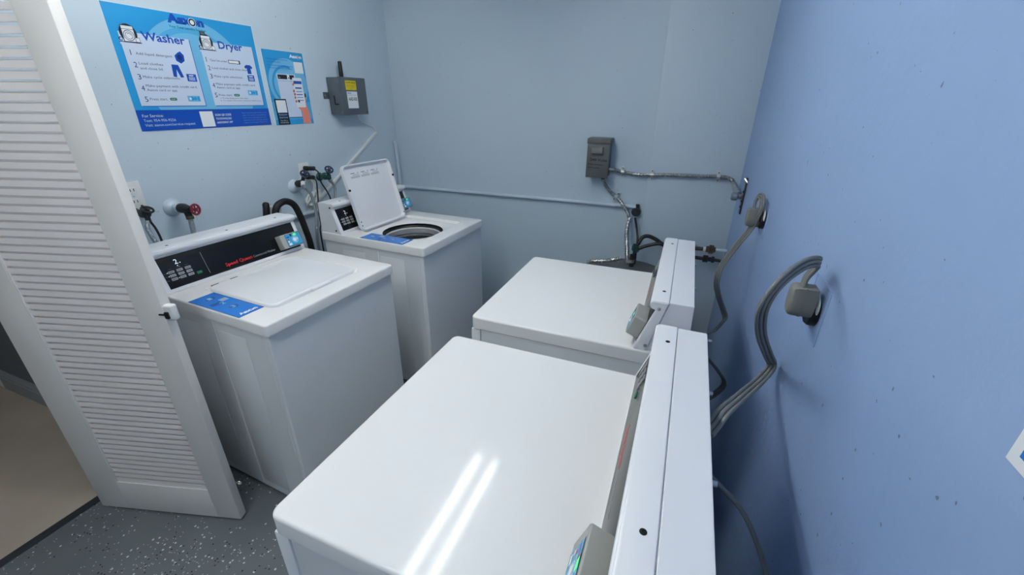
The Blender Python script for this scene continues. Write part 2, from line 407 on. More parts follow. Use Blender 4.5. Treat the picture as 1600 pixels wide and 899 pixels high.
# ------------------------------------------------------------------ laundry machines
# local frame: X out of the front, Y to the viewer's right, Z up; origin at the front left foot corner
CONP = [(-.558, 0), (-.608, .140), (-.594, .145), (-.590, .150), (-.589, .160), (-.592, .166), (-.600, .169), (-.642, .169), (-.597, 0)]
TX, TZ = -(.608-.558), .140
TL = math.hypot(TX, TZ)
def console(t, h, W, kind, rd0, rd1, label_text, dark_on):
    con = MB().prism([(x, h+z) for x, z in CONP], .004, W-.004, TRIMW, bev=.0025).build('control_console', t)
    rb = MB().prism([(-.5975, h), (-.6428, h+.1682), (-.708, h+.1675), (-.713, h)], .009, W-.009, TRIMW, bev=.0012).build('console_rear_box', con)
    # fascia frame: x along local y, y up the slanted face
    n = Vector((TZ, 0, -TX)).normalized()     # outwards
    up = Vector((TX, 0, TZ)).normalized()
    o = Vector((-.558, 0, h)) + n*.0006
    M = frame_M(o, (0, 1, 0), up)
    fx0, fx1, fy0, fy1 = .026, W-.024, .016, .141
    f = MB().box((fx0, fy0, -.002), (fx1, fy1, .0008), FASCIA, .0006, M=M).build('control_panel', con)
    ink = Ink(frame_M(o+n*.0009, (0, 1, 0), up), .0002)
    ink.rect(.182, .03, .1835, .122, I_GRY, 1); ink.build('divider_line', f)
    ink = Ink(frame_M(o+n*.0009, (0, 1, 0), up), .0002)
    ink.text('Speed Queen', .253, .034, .0145, I_RED, 1, w=.122, bold=1)
    ink.build('brand_lettering', f)
    ink = Ink(frame_M(o+n*.0009, (0, 1, 0), up), .0002)
    ink.text(label_text, .381, .034, .0105, I_GRY, 1, w=.112)
    ink.build('model_lettering', f)
    # display
    dp = Ink(frame_M(o+n*.0011, (0, 1, 0), up), .0002)
    if dark_on: dp.text(dark_on, .080, .104, .019, LED, 1, w=.012).circ(.099, .106, .002, LED, 1).circ(.086, .097, .0018, LED, 1)
    else: dp.rect(.074, .1, .1, .122, I_GRY2, 1)
    dp.build('display', f)
    for r in range(3):
        for c in range(3):
            cx = .055+.0305*c; cy = .079-.0145*r
            b = MB().box((cx-.011, cy-.0052, 0), (cx+.011, cy+.0052, .0016), KEY, .0015, M=frame_M(o+n*.0008, (0, 1, 0), up))
            b2 = Ink(frame_M(o+n*.0026, (0, 1, 0), up), .0002); b2.rect(cx-.007, cy-.0016, cx+.007, cy+.0012, I_GRY2, 0)
            b.v += []; bb = b; base = len(bb.v); k = bb.mi(I_GRY2)
            bb.add(b2.mb.v, b2.mb.f, I_GRY2)
            bb.build('key_button', f)
    MB().box((.137, .041, 0), (.157, .052, .0016), KEYG, .0015, M=frame_M(o+n*.0008, (0, 1, 0), up)).build('start_button', f)
    led = Ink(frame_M(o+n*.0011, (0, 1, 0), up), .0002)
    for (x, y) in ((.041, .079), (.041, .0645), (.071, .050)):
        li = Ink(frame_M(o+n*.0011, (0, 1, 0), up), .0002); li.circ(x, y, .0016, LED, 1); li.build('indicator_light', f)
    for x in (.055, .0855, .116): led.text('Wash', x, .089, .004, I_GRY2, 1, align='c')
    for y in (.077, .063, .048): led.text('Heavy', .028, y, .004, I_GRY2, 1, w=.009)
    led.build('printed_legend', f)
    # card reader
    M2 = frame_M(o, (0, 1, 0), up)
    rdm = MB(); pillow(rdm, rd0, rd1, .024, .092, 0, .040, .006, .005, READER)
    rdm.v = [tuple(M2 @ Vector(v)) for v in rdm.v]
    rd = rdm.build('card_reader', con)
    s = Ink(frame_M(o+n*.0404, (0, 1, 0), up), .0003)
    a, b = rd0+.024, rd1-.006
    s.rect(a, .028, b, .088, I_STKD, 1).rect(a+.002, .030, b-.002, .086, I_SCR, 2)
    s.circ((a+b)/2+.006, .056, .017, I_STKL, 3).circ((a+b)/2+.002, .056, .009, I_WHT, 4).circ((a+b)/2+.016, .058, .006, I_PAN, 4)
    s.rect(a+.026, .074, a+.036, .086, I_BLK, 3).rect(b-.040, .074, b-.022, .086, LEDG, 4)
    s.text('((', b-.036, .077, .007, I_WHT, 5)
    s.rect(a+.005, .070, a+.020, .078, I_STK, 3).circ(a+.010, .052, .005, I_PAN, 3).rect(a+.006, .034, a+.022, .044, I_WHT, 3).circ(a+.012, .062, .004, I_RED, 3)
    s.build('reader_screen', rd)
    # screws
    for y in (.088, W/2, W-.088):
        if kind == 'dryer' and abs(y-W/2) < .01: continue
        MB().lathe((-.622, y, h+.1685), (0, 0, 1), [(.0052, 0), (.005, .0012), (.002, .0016), (.0018, .0006)], SCREW, 14).build('screw', con)
    for yy, sg in ((.0042, -1), (W-.0042, 1)):
        for x, z in ((-.594, .018), (-.616, .146)):
            MB().lathe((x, yy, h+z), (0, sg, 0), [(.0055, 0), (.0052, .0015), (.002, .002), (.0018, .0008)], SCREW if kind == 'washer' else STEEL, 14).build('screw', con)
    return con

def instruction_sticker(t, h):
    # sticker frame: x to the right (+Y), y towards the back (-X)
    s = Ink(frame_M((-.135, .004, h+.0004), (0, 1, 0), (-1, 0, 0)), .0003)
    s.base(0, 0, .097, .292, .0003, I_STKD)
    s.rect(.003, .003, .094, .289, I_STK, 1)
    for k, (x, y) in enumerate(((.050, .232), (.050, .155), (.050, .095))):
        s.circ(x+.002, y+.010, .016, I_STKD, 2) if k != 1 else s.rect(.014, .165, .055, .190, I_STKD, 2)
        s.text('123'[k], x-.007, y, .022, I_STKL, 3, w=.014, bold=1)
    s.rrect(.058, .180, .086, .208, .003, I_STKL, 3).rrect(.062, .184, .082, .204, .002, I_GRY, 4)
    s.text('Aaxon', .016, .014, .018, I_WHT, 3, w=.066, bold=2)
    s.circ(.0605, .0215, .007, I_WHT, 4).circ(.0605, .0215, .0045, I_BLU, 5)
    return s.build('instruction_sticker', t)

def lid_mesh(L=.385, Wd=.415, T=.022):
    """closed lid: hinge at x=0, front at x=L, width along y, top at z=T; hollow underneath"""
    mb = MB(); R = .032
    def lp(i, z): return rr(0+i, L-i, 0+i, Wd-i, max(R-i, .004), z)
    mb.loops([lp(.0, 0), lp(.0, T-.006), lp(.002, T-.002), lp(.006, T), lp(.012, T), lp(.018, T-.0015), lp(.03, T-.0018)], TRIMW, False, True)
    mb.loops([lp(.0, 0), lp(.006, 0), lp(.009, .004), lp(.011, T-.008), lp(.016, T-.006)][::-1], TRIMW, True, False)
    return mb

def washer(name, label, xf, y, r, h, t_, W, dark, lid_open):
    t = thing(name, label, 'washing machine', (xf, y, 0), r, 'top-loading washers on the left wall')
    # cabinet
    cab = MB()
    cab.loops([rr(-.705, -.010, .008, W-.008, .006, .028), rr(-.705, -.010, .008, W-.008, .006, h-t_-.003), rr(-.70, -.014, .012, W-.012, .006, h-t_)], ENAMEL2, True, False)
    cab.box((-.70, .012, .012), (-.02, W-.012, .030), ENAMEL2, .004)
    for yy, s_ in ((.008, -1), (W-.008, 1)):
        for d0, d1 in ((.140, .300), (.41, .57)):
            a, b = sorted((yy, yy+s_*.0016))
            cab.box((-d1, a, .06), (-d0, b, h-.088), ENAMEL2, .0012)
        a, b = sorted((yy-.001*s_, yy+s_*.0022))
        cab.box((-.3165, a, .03), (-.3125, b, h-t_-.01), ENAMEL2, .001)
        cab.box((-.034, a, .03), (-.031, b, h-t_-.01), ENAMEL2, .0008)
    c = cab.build('cabinet', t)
    za, zb = h-t_-.006, h-t_+.002
    MB().box((-.69, .018, za), (-.018, .024, zb), SEAM).box((-.69, W-.024, za), (-.018, W-.018, zb), SEAM).box((-.024, .02, za), (-.018, W-.02, zb), SEAM).box((-.69, .02, za), (-.684, W-.02, zb), SEAM).build('seam', c)
    for fx in (-.06, -.65):
        for fy in (.06, W-.06):
            MB().cyl((fx, fy, 0), (fx, fy, .02), .02, RUBBER, .014).build('foot', t)
    # top panel with lid recess, hole and tub
    top = MB(); z0 = h-t_; lx0, lx1, ly0, ly1 = -.505, -.09, .107, .535
    outer = []
    top.loops([rr(-.64, -.04, .05, W-.05, .01, z0), rr(-.70, -.008, .01, W-.01, .01, z0), rr(-.716, 0, 0, W, .014, z0), rr(-.716, 0, 0, W, .014, h-.007)] +
              [rr(-.716+i, -i, i, W-i, .014-i*.6, h-.007+.007*math.sin(math.acos(1-i/.007))) for i in (.001, .0025, .0045, .007)] +
              [rr(lx0-.006, lx1+.006, ly0-.006, ly1+.006, .038, h)], ENAMEL, False, False)
    zr = h-.016
    cx, cy, R = -.288, .298, .178
    top.loops([rr(lx0-.006, lx1+.006, ly0-.006, ly1+.006, .038, h), rr(lx0-.001, lx1+.001, ly0-.001, ly1+.001, .034, h-.006), rr(lx0+.004, lx1-.004, ly0+.004, ly1-.004, .03, zr),
               rr(cx-R-.008, cx+R+.008, cy-R-.008, cy+R+.008, R+.008, zr), rr(cx-R, cx+R, cy-R, cy+R, R, zr-.006), rr(cx-R-.006, cx+R+.006, cy-R-.006, cy+R+.006, R+.006, zr-.012)], ENAMEL, False, False)
    tp = top.build('top_panel', t)
    tub = MB()
    def ring(mb, rs, m): mb.loops([rr(cx-q, cx+q, cy-q, cy+q, q, z) for q, z in rs], m, False, False)
    ring(tub, [(R+.002, zr-.006), (R+.004, zr-.020), (R-.004, zr-.030), (R-.010, zr-.032)], BLACK)
    ring(tub, [(R-.008, zr-.032), (R-.014, zr-.028), (R-.020, zr-.034), (R-.012, zr-.066), (R-.004, zr-.072)], TUBR)
    ring(tub, [(R-.004, zr-.072), (R-.016, zr-.078), (R-.016, zr-.084), (R-.002, zr-.090)], TUBD)
    ring(tub, [(R-.002, zr-.09), (R+.02, z0-.11), (R+.03, z0-.30), (R+.02, z0-.5)], STAIN)
    q = R+.02; tub.loops([rr(cx-q, cx+q, cy-q, cy+q, q, z0-.5), rr(cx-.05, cx+.05, cy-.05, cy+.05, .05, z0-.48)], TUBD, True, True)
    tb = tub.build('wash_tub', t)
    ag = MB().lathe((cx, cy, z0-.48), (0, 0, 1), [(.13, 0), (.12, .03), (.05, .06), (.035, .2), (.03, .3), (.0, .31)], TUBR)
    for k in range(4):
        a = k*PI/2; ag.box((.03, -.005, .01), (.12, .005, .05), TUBR, .002, M=Matrix.Translation((cx, cy, z0-.48)) @ Matrix.Rotation(a, 4, 'Z'))
    ag.build('agitator', tb)
    console(t, h, W, 'washer', .515, .628, 'Commercial Washer', dark)
    instruction_sticker(t, h)
    lm = lid_mesh()
    if not lid_open:
        # front handle lip
        lm.prism([(.380, .165), (.387, .172), (.399, .178), (.399, .262), (.387, .268), (.380, .275)], .010, .0205, TRIMW, axis=2, bev=.002)
        ld = lm.build('lid', t, M=Matrix.Translation((-.492, .113, h-.0175)))
        MB().box((.3985, .182, .004), (.402, .258, .011), BLACK, .001).build('handle_gap', ld)
        for yy in (.02, .10): MB().box((-.004, yy, .018), (.002, yy+.03, .021), SEAM).build('hinge_slot', ld)
    else:
        ang = math.atan2(1.275-.918, .095)   # leans back past vertical
        M = Matrix.Translation((-.492, .106, h+.002)) @ Matrix.Rotation(-(PI-ang), 4, 'Y')
        # after the turn the hollow underside faces the front
        lm = lid_mesh(L=.374, Wd=.397, T=.028)
        ld = lm.build('lid', t, M=M)
        st = Ink(frame_M((.352, .0, -.0), (0, 1, 0), (1, 0, 0)), .0003)
        # labels on the underside (z = +.013 looking down -z)
        T = .028-.0085
        lab = MB()
        def lrect(x0, x1, y0, y1, z, m): lab.add([(x0, y0, z), (x1, y0, z), (x1, y1, z), (x0, y1, z)], [[3, 2, 1, 0]], m)
        for k in range(3):
            ya = .060+k*.082
            lrect(.294, .330, ya, ya+.078, T+.0020, I_WHT)
            lrect(.296, .308, ya+.003, ya+.074, T+.0016, I_LGR)
            lrect(.311, .3125, ya+.02, ya+.07, T+.0016, I_GRY); lrect(.3155, .317, ya+.02, ya+.07, T+.0016, I_GRY)
            lrect(.322, .3255, ya+.008, ya+.04, T+.0016, I_GRY2); lrect(.322, .327, ya+.062, ya+.068, T+.0016, I_GRY2)
        lab.build('lid_warning_label', ld)
        for yy in (.0035, .3915):
            for xx in (.235,) if yy < .1 else (.27,):
                MB().lathe((xx, yy, .004), (0, 0, -1), [(.007, 0), (.0065, .006), (.003, .008)], RUBBER, 16).build('bumper', ld)
        for yy, xx in ((.008, .030), (.008, .052), (.387, .03)):
            MB().lathe((xx, yy, .001), (0, 0, -1), [(.004, 0), (.0035, .002), (.0, .002)], SCREW, 12).build('screw', ld)
        MB().box((.01, .393, -.004), (.075, .398, .008), STEEL, .001).build('hinge_arm', ld)
    return t

def dryer(name, label, xf, y, r, h, t_, W):
    # far corner is the viewer's left when facing the machine
    c, s = math.cos(r), math.sin(r)
    t = thing(name, label, 'tumble dryer', (xf - s*W, y + c*W, 0), r+PI, 'dryers backed to the right wall')
    cab = MB()
    cab.loops([rr(-.705, -.036, .004, W-.004, .006, .028), rr(-.705, -.036, .004, W-.004, .006, h-t_-.002)], ENAMEL2)
    cab.box((-.69, .012, .012), (-.05, W-.012, .030), ENAMEL2, .004)
    c_ = cab.build('cabinet', t)
    fp = MB(); fp.box((-.0355, .002, .03), (0.0, W-.002, h-t_-.002), ENAMEL2, .004)
    f = fp.build('front_panel', t)
    MB().box((-.69, .018, h-t_-.006), (-.012, W-.018, h-t_+.002), SEAM).build('seam', c_)
    d = MB(); pillow(d, .10, W-.10, .28, .72, 0, .018, .03, .006, ENAMEL2)
    d.v = [(v[2], v[0], v[1]) for v in d.v]
    dd = d.build('dryer_door', t)
    MB().box((.018, .125, .46), (.030, .15, .56), TRIMW, .004).build('door_handle', dd)
    for fx in (-.06, -.65):
        for fy in (.06, W-.06):
            MB().cyl((fx, fy, 0), (fx, fy, .02), .02, RUBBER, .014).build('foot', t)
    top = MB(); pillow(top, -.716, 0, 0, W, h-t_, h, .022, .007, ENAMEL, .002)
    top.build('top_panel', t)
    con = console(t, h, W, 'dryer', .553, .655, 'Commercial Dryer', None)
    for yy in (.2, .44): MB().cyl((-.712, yy, h+.13), (-.722, yy, h+.13), .005, STEEL, segs=10).build('screw', con)
    MB().cyl((-.712, .012, h+.15), (-.721, .012, h+.15), .0045, STEEL, segs=10).build('screw', con)
    return t

washer('washing_machine', 'white top-loading washer with closed lid and wide black control panel, beside the louvered door', .9135, -2.0768, -.0567, .9098, .0424, .6525, '2', False)
washer('washing_machine', 'white top-loading washer with its lid standing open, in the corner by the back wall', .956, -1.1764, -.0507, .9086, .0467, .6469, '2', True)
dryer('tumble_dryer', 'white front-loading dryer farther from the camera, in front of the water heater', 1.5142, -1.7462, -.0056, .9082, .0467, .6821)
dryer('tumble_dryer', 'large white dryer in the foreground with light streaks reflected on its top', 1.5329, -2.5896, -.0101, .9262, .0466, .685)

# ------------------------------------------------------------------ louvered folding door
dr = .2804
t = thing('door_1', 'cream louvered folding door leaf standing open across the side of the near washer', 'door', (.0455, -2.3859, .01), dr)
t['kind'] = 'structure'
DW, DT, DHh = .6311, .034, 2.03
fr = MB()
fr.box((0, 0, .0), (.128, DT, DHh), DOORP, .004); fr.box((.529, 0, 0), (DW, DT, DHh), DOORP, .003)
fr.box((.120, .0005, .001), (.535, DT-.0005, .155), DOORP, .001); fr.box((.12, .0005, 1.93), (.535, DT-.0005, DHh-.001), DOORP, .001)
fr.build('door_frame', t)
lv = MB()
lv.prism([(0.002, .153), (.012, .168), (.030, .168), (.030, .153)], 0, 1, LOUV, axis=1) if False else None
lv.box((.122, .004, .150), (.534, .030, .162), LOUV, .002)
z = .160; k = 0
while z < 1.93:
    # a slat: lower edge forward (towards -y), top edge set back
    a = .0010*math.sin(k*1.7)
    lv.prism([(.0045, z), (.0053, z+.0180), (.0070, z+.0180), (.0100, z+.0080), (.0285, z+.0225), (.0285, z+.0165), (.0110, z)], .118, .538, LOUV, axis=0)
    z += .0255; k += 1
lv.build('louver_panel', t)
# bead down the hinge side
MB().box((.1265, .0015, .152), (.134, .012, 1.94), LOUV, .002).build('bead', t)
lt = MB().box((DW-.006, .002, .935), (DW+.030, .026, .990), WHITE, .007, 3).box((DW+.001, -.004, .944), (DW+.016, .010, .968), BLACK, .003)
lt.box((DW-.018, -.0035, .956), (DW+.004, .002, .961), BLACK, .001)
lt.build('door_latch', t)['label'] = 'broken white latch with a dark hole'
MB().box((DW-.002, DT-.003, .17), (DW+.014, DT-.001, .18), STEEL, .0005).torus((DW+.017, DT-.002, .176), (0, 1, 0), .007, .003, STEEL, 16, 6).build('pull_tab', t)
sp = MB()
for i, (zz, ln) in enumerate(((.345, .020), (.332, .030), (.322, .016), (.312, .022), (.300, .012), (.291, .015))):
    sp.box((-ln, .020+.001*i, zz), (.006, .026, zz+.005), DOORP, .0012)
sp.box((-.024, .022, .222), (.002, .025, .225), BLACK, .0008)
sp.build('splintered_edge', t)

# ------------------------------------------------------------------ posters
def wall_M(y0, z0, x=.0022): return frame_M((x, y0, z0), (0, 1, 0), (0, 0, 1))
p = Ink(wall_M(-1.7476, 1.4766), .00025)
PW, PH = .6365, .465
p.base(0, 0, PW, PH, .0018, I_WHT)
p.rect(.0015, .0015, PW-.0015, PH-.0015, I_CY, 1)
# soft lighter disc behind the panels
ring = [(.32+.25*math.cos(a), .20+.25*math.sin(a)) for a in [2*PI*k/64 for k in range(64)]]
ring = [(min(max(x, .003), PW-.003), max(y, .084)) for x, y in ring]
p.poly(ring, I_LT, 2)
p.ring(.31, .20, .215, .022, I_MID, 3, .25, 2.9)
p.rect(.0015, .0015, PW-.0015, .084, I_BLU, 3)
p.text('Aaxon', .231, .428, .030, I_BLU, 4, w=.158, bold=3)
p.circ(.3365, .4385, .0175, I_PAN, 5).circ(.3365, .4385, .0145, I_BLK, 6).circ(.3365, .4385, .009, I_WHT, 7)
p.text('Your Total Laundry Solution', .232, .408, .0085, I_TEAL, 4, w=.158, bold=1)
for x0, x1, head, hx, hw in ((.030, .300, 'Washer', .110, .172), (.345, .612, 'Dryer', .434, .124)):
    p.rect(x0+.004, .097, x1+.003, .366, I_BLU, 4); p.rect(x0, .100, x1, .369, I_PAN, 5)
    p.text(head, hx, .347, .031, I_BLU, 6, w=hw, bold=1)
def machine_icon(ox, oy, basket):
    p.circ(ox+.031, oy+.027, .031, I_BLK, 6, ry=.033)
    p.rect(ox-.008, oy-.014, ox+.068, oy+.004, I_PAN, 7)
    p.rect(ox+.008, oy-.004, ox+.054, oy+.054, I_INK, 8); p.rect(ox+.0105, oy-.002, ox+.0515, oy+.052, I_WHT, 9)
    p.rect(ox+.0105, oy+.040, ox+.0515, oy+.0415, I_INK, 10)
    p.ring(ox+.031, oy+.019, .019, .002, I_INK, 10); p.ring(ox+.031, oy+.019, .013, .0015, I_INK, 10); p.ring(ox+.031, oy+.017, .010, .0015, I_INK, 10, .3, 2.2)
    p.rect(ox-.010, oy-.006, ox+.07, oy-.0035, I_INK, 10)
    p.rect(ox+.050, oy-.003, ox+.066, oy+.014, I_INK, 11); p.rect(ox+.0515, oy-.0015, ox+.0645, oy+.0125, I_WHT, 12)
    p.circ(ox-.002, oy+.005, .007, I_INK, 11); p.circ(ox-.001, oy+.005, .0045, I_PAN, 12)
    if basket: p.rect(ox+.010, oy+.054, ox+.034, oy+.068, I_BLK, 8).rect(ox+.013, oy+.056, ox+.031, oy+.066, I_GRY2, 9)
machine_icon(.035, .338, False); machine_icon(.348, .340, True)
def steps(nx, tx, rows):
    for n, yy, lines in rows:
        p.text(n, nx, yy, .020, I_NAVY, 6, w=.012 if n != '1' else None)
        for s_, ly, w_ in lines: p.text(s_, tx, ly, .0095, I_INK, 6, w=w_)
steps(.051, .070, (('1', .288, (('Add liquid detergent.', .291, .142),)), ('2', .244, (('Load clothes', .256, .092), ('and close lid.', .238, .088))),
      ('3', .200, (('Make cycle selections.', .206, .148),)), ('4', .158, (('Make payment with credit card,', .173, .212), ('Aaxon card or app.', .157, .122))), ('5', .116, (('Press start.', .122, .070),))))
steps(.357, .376, (('1', .286, (('Clean lint screen.', .290, .086),)), ('2', .252, (('Load clothes and close door.', .258, .186),)),
      ('3', .217, (('Make cycle selections.', .223, .148),)), ('4', .178, (('Make payment with credit card,', .190, .210), ('Aaxon card or app.', .175, .122))), ('5', .136, (('Press start.', .142, .070),))))
p.text('a. To stop drying cycle: Open door.', .380, .130, .006, I_INK, 6, w=.150).text('b. To restart: Close door and press button cycle.', .380, .119, .006, I_INK, 6, w=.222)
for bx, by in ((.149, .121), (.455, .141)): p.rrect(bx, by, bx+.030, by+.011, .005, I_GRN, 6).text('START', bx+.006, by+.003, .0045, I_WHT, 7, w=.018)
# icons
p.poly([(.222, .280), (.240, .270), (.258, .282), (.260, .304), (.248, .318), (.236, .312), (.220, .300)], I_BLU, 6).circ(.240, .294, .010, I_NAVY, 7)
p.poly([(.196, .264), (.224, .264), (.236, .216), (.222, .214), (.212, .246), (.206, .214), (.192, .217)], I_BLU, 6)
p.rect(.248, .200, .290, .230, I_BLU, 6).rect(.258, .221, .278, .226, I_PAN, 7)
for i in range(4):
    for j in range(2): p.rect(.256+i*.007, .205+j*.007, .261+i*.007, .210+j*.007, I_PAN, 7)
p.rrect(.466, .286, .528, .302, .002, I_INK, 6).rrect(.469, .2885, .521, .2995, .001, I_WHT, 7)
p.poly([(.545, .276), (.556, .286), (.580, .286), (.591, .276), (.584, .268), (.579, .272), (.579, .246), (.558, .246), (.558, .272), (.552, .268)], I_BLU, 7)
p.rect(.552, .212, .590, .240, I_BLU, 6).rect(.560, .231, .582, .236, I_PAN, 7)
for i in range(4):
    for j in range(2): p.rect(.559+i*.0065, .216+j*.006, .5635+i*.0065, .2205+j*.006, I_PAN, 7)
for x0, y0 in ((.226, .117), (.535, .147)):
    p.rect(x0, y0, x0+.056, y0+.024, I_LT, 6).circ(x0+.020, y0+.012, .008, I_CY, 7).circ(x0+.034, y0+.012, .007, I_CY, 7).circ(x0+.012, y0+.012, .005, I_WHT, 8).rect(x0+.044, y0+.004, x0+.053, y0+.020, I_CY, 7)
# footer
p.text('For Service:', .020, .056, .0115, I_WHT, 5, w=.082).text('Text: 954-906-9256', .020, .038, .0105, I_PAN, 5, w=.128).text('Visit: aaxon.com/service-request', .020, .020, .0105, I_PAN, 5, w=.208)
p.rect(.260, .008, .322, .075, I_WHT, 5)
for k, (s_, w_) in enumerate((('SCAN QR CODE', .082), ('TO DOWNLOAD', .080), ('AAXONPAY APP', .082))): p.text(s_, .332, .054-k*.017, .009, I_WHT, 5, w=w_, bold=1)
for k, s_ in enumerate(('Please help keep this laundry room', 'clean. We are not responsible for', 'items lost or damaged here. If a', 'machine is not working, please', 'report it promptly. Thank you.')):
    p.text(s_, .475, .062-k*.0115, .005, I_PALE, 5, w=.142-.004*(k % 3))
tag(p.build('instruction_poster'), 'large blue poster with Washer and Dryer steps and the word Aaxon, on the left wall', 'poster')

q = Ink(wall_M(-1.0835, 1.4717), .00025)
QW, QH = .272, .376
q.base(0, 0, QW, QH, .0018, I_WHT).rect(.0015, .0015, QW-.0015, QH-.0015, I_CY, 1)
disc = [(min(max(.14+.13*math.cos(a), .003), QW-.003), .21+.13*math.sin(a)) for a in [2*PI*k/48 for k in range(48)]]
q.poly(disc, I_LT, 2).rect(.003, .003, QW-.003, .12, I_MID, 2).ring(.13, .205, .10, .012, I_CY, 3, 1.2, 3.9).rect(.003, .003, QW-.003, .03, I_CY, 3)
q.text('Aaxon', .175, .346, .016, I_WHT, 4, w=.084, bold=2).circ(.2335, .3515, .009, I_WHT, 5).circ(.2335, .3515, .007, I_NAVY, 6).circ(.2335, .3515, .004, I_WHT, 7)
for k, (s_, yy, w_) in enumerate((('Washers and dryers that text', .328, .135), ('you when they finish', .315, .085), ('Download the laundry payment app today', .298, .165), ('pay from your phone and earn rewards', .286, .160))):
    q.text(s_, .022, yy, .0075, I_BLU, 4, w=w_)
q.rect(.196, .270, .258, .327, I_WHT, 4)
q.poly([(.066, .262), (.066, .040), (.190, .040), (.190, .262)], I_PAN, 4)
q.rect(.072, .236, .182, .258, I_BLK, 5).rect(.134, .236, .150, .258, I_WHT, 6).circ(.144, .243, .004, I_BLK, 7).text('SQ', .078, .241, .006, I_WHT, 6)
q.rect(.066, .226, .190, .228, I_GRY, 5).rect(.100, .037, .190, .041, I_INK, 5)
q.poly([(.192, .004), (.250, .004), (.250, .060), (.236, .110), (.238, .150), (.226, .158), (.190, .120), (.172, .092), (.196, .070)], I_SKIN, 6)
q.rrect(.166, .092, .232, .246, .006, I_WHT, 7).rect(.170, .215, .228, .230, I_BLU, 8).rect(.176, .190, .222, .197, I_BLU, 8)
for k in range(4): q.rect(.178, .172-.015*k, .222, .177-.015*k, (I_PALE, I_BLU, I_PALE, I_GRY)[k], 8)
q.circ(.186, .124, .007, I_NAVY, 9)
for k, (a, b) in enumerate(((.160, .206), (.157, .172), (.160, .155), (.159, .138), (.161, .118))): q.rrect(a, b, a+.014, b+.014, .006, I_SKIN, 8).rect(a+.001, b+.001, a+.008, b+.006, I_BLK, 9)
q.rect(.234, .146, .244, .166, I_BLK, 8)
q.rect(.018, .003, .096, .136, I_BLK, 8).rect(.026, .066, .090, .129, I_WHT, 9)
q.text('Request', .030, .052, .009, I_PALE, 9, w=.056, bold=1).text('Service', .030, .037, .009, I_PALE, 9, w=.056, bold=1)
q.text('Text SQ to', .032, .022, .006, I_PAN, 9, w=.05).text('954-906-9256', .030, .011, .006, I_PAN, 9, w=.056)
tag(q.build('service_poster'), 'smaller blue poster showing a hand holding a phone, right of the large poster', 'poster')

# ------------------------------------------------------------------ payment system enclosure
t = thing('metering_enclosure', 'dark grey wall enclosure with black antenna and yellow label reading AAD-503', 'electrical box', (0, -.54, 1.52))
bx = MB().box((.002, -.118, .0), (.100, .118, .212), METERB, .004).box((.092, -.1205, -.0025), (.102, .1205, .2145), METERB, .003)
bx.build('box_body', t)
MB().box((0, -.160, .090), (.004, -.11, .128), METERB, .0015).lathe((.004, -.148, .109), (1, 0, 0), [(.006, 0), (.005, .003), (.0, .004)], STEEL, 14).build('mounting_tab', t)
MB().lathe((.045, -.026, .212), (0, 0, 1), [(.009, 0), (.012, .004), (.0125, .02), (.0115, .085), (.010, .092), (.0, .094)], BLACK, 20).build('antenna', t)
MB().box((.045, -.1215, .055), (.052, -.117, .110), BLACK, .001).box((.045, -.1215, .055), (.075, -.117, .064), BLACK, .001).build('side_latch', t)
lb = Ink(frame_M((.1022, -.1205, 0), (0, 1, 0), (0, 0, 1)), .0003)
lb.rrect(.052, .142, .150, .196, .006, YEL, 1).text('DO NOT UNPLUG', .058, .180, .008, I_BLK, 2, w=.086, bold=1)
lb.text('payment system hub', .064, .167, .005, I_INK, 2, w=.072).text('contact the office', .068, .158, .005, I_INK, 2, w=.064).text('for service', .084, .147, .004, I_INK, 2, w=.03)
lb.build('yellow_label', t)
lb = Ink(frame_M((.1022, -.1205, 0), (0, 1, 0), (0, 0, 1)), .0003)
lb.rect(.055, .036, .150, .134, I_WHT, 1).text('Aaxon', .060, .121, .009, I_BLU, 2, w=.034, bold=1).rect(.060, .112, .140, .1135, I_GRY, 2).text('AAD-503', .066, .081, .019, I_BLK, 2, w=.076, bold=1)
lb.rect(.055, .036, .0551, .0361, I_WHT, 1)
lb.build('white_label', t)
MB().lathe((.098, .112-.01, .012), (1, 0, 0), [(.004, 0), (.004, .006), (.0, .0065)], SCREW, 12).build('screw', t)

cb = MB().sweep([(.05, -.466, 1.52), (.05, -.464, 1.504), (.03, -.42, 1.475), (.012, -.34, 1.448), (.008, -.272, 1.424), (.008, -.246, 1.392)], .0032, WHITE, 8)
tag(cb.build('data_cable'), 'thin white cable hanging from the dark grey enclosure to the sloping raceway', 'cable')
rw = MB()
a = Vector((.0, -.248, 1.388)); b = Vector((.0, -1.035, .938)); dd = (b-a).normalized(); nn = Vector((0, -dd.z, dd.y))
M = frame_M(a, dd, nn)
rw.box((0, -.009, -.0005), ((b-a).length, .009, .014), WHITE, .003, M=M)
tag(rw.build('cable_raceway'), 'white raceway sloping down the left wall behind the open washer lid', 'cable raceway')

# ------------------------------------------------------------------ painted pipes
pp = MB().sweep([(.018, -.03, .962), (.10, -.018, .962), (1.0, -.018, .962), (1.80, -.018, .962), (1.862, -.022, .960)], .0125, WPIPE, 14)
for x in (.93, 1.725): pp.cyl((x-.012, -.018, .962), (x+.012, -.018, .962), .0155, WPIPE)
tag(pp.build('wall_pipe'), 'pale blue painted pipe running level along the back wall', 'pipe')
pp = MB().sweep([(.016, -.035, .962), (.016, -.12, .962), (.016, -1.2, .962)], .0115, WPIPE, 12)
tag(pp.build('wall_pipe'), 'pale blue painted pipe running level along the left wall behind the washers', 'pipe')
pp = MB().sweep([(.016, -.035, .962), (.018, -.038, 1.10), (.018, -.045, 1.30)], .0135, WPIPE, 12).cyl((.016, -.045, 1.298), (.016, -.0452, 1.316), .014, WPIPE)
tag(pp.build('wall_pipe'), 'short pale blue painted pipe standing upright in the room corner', 'pipe')

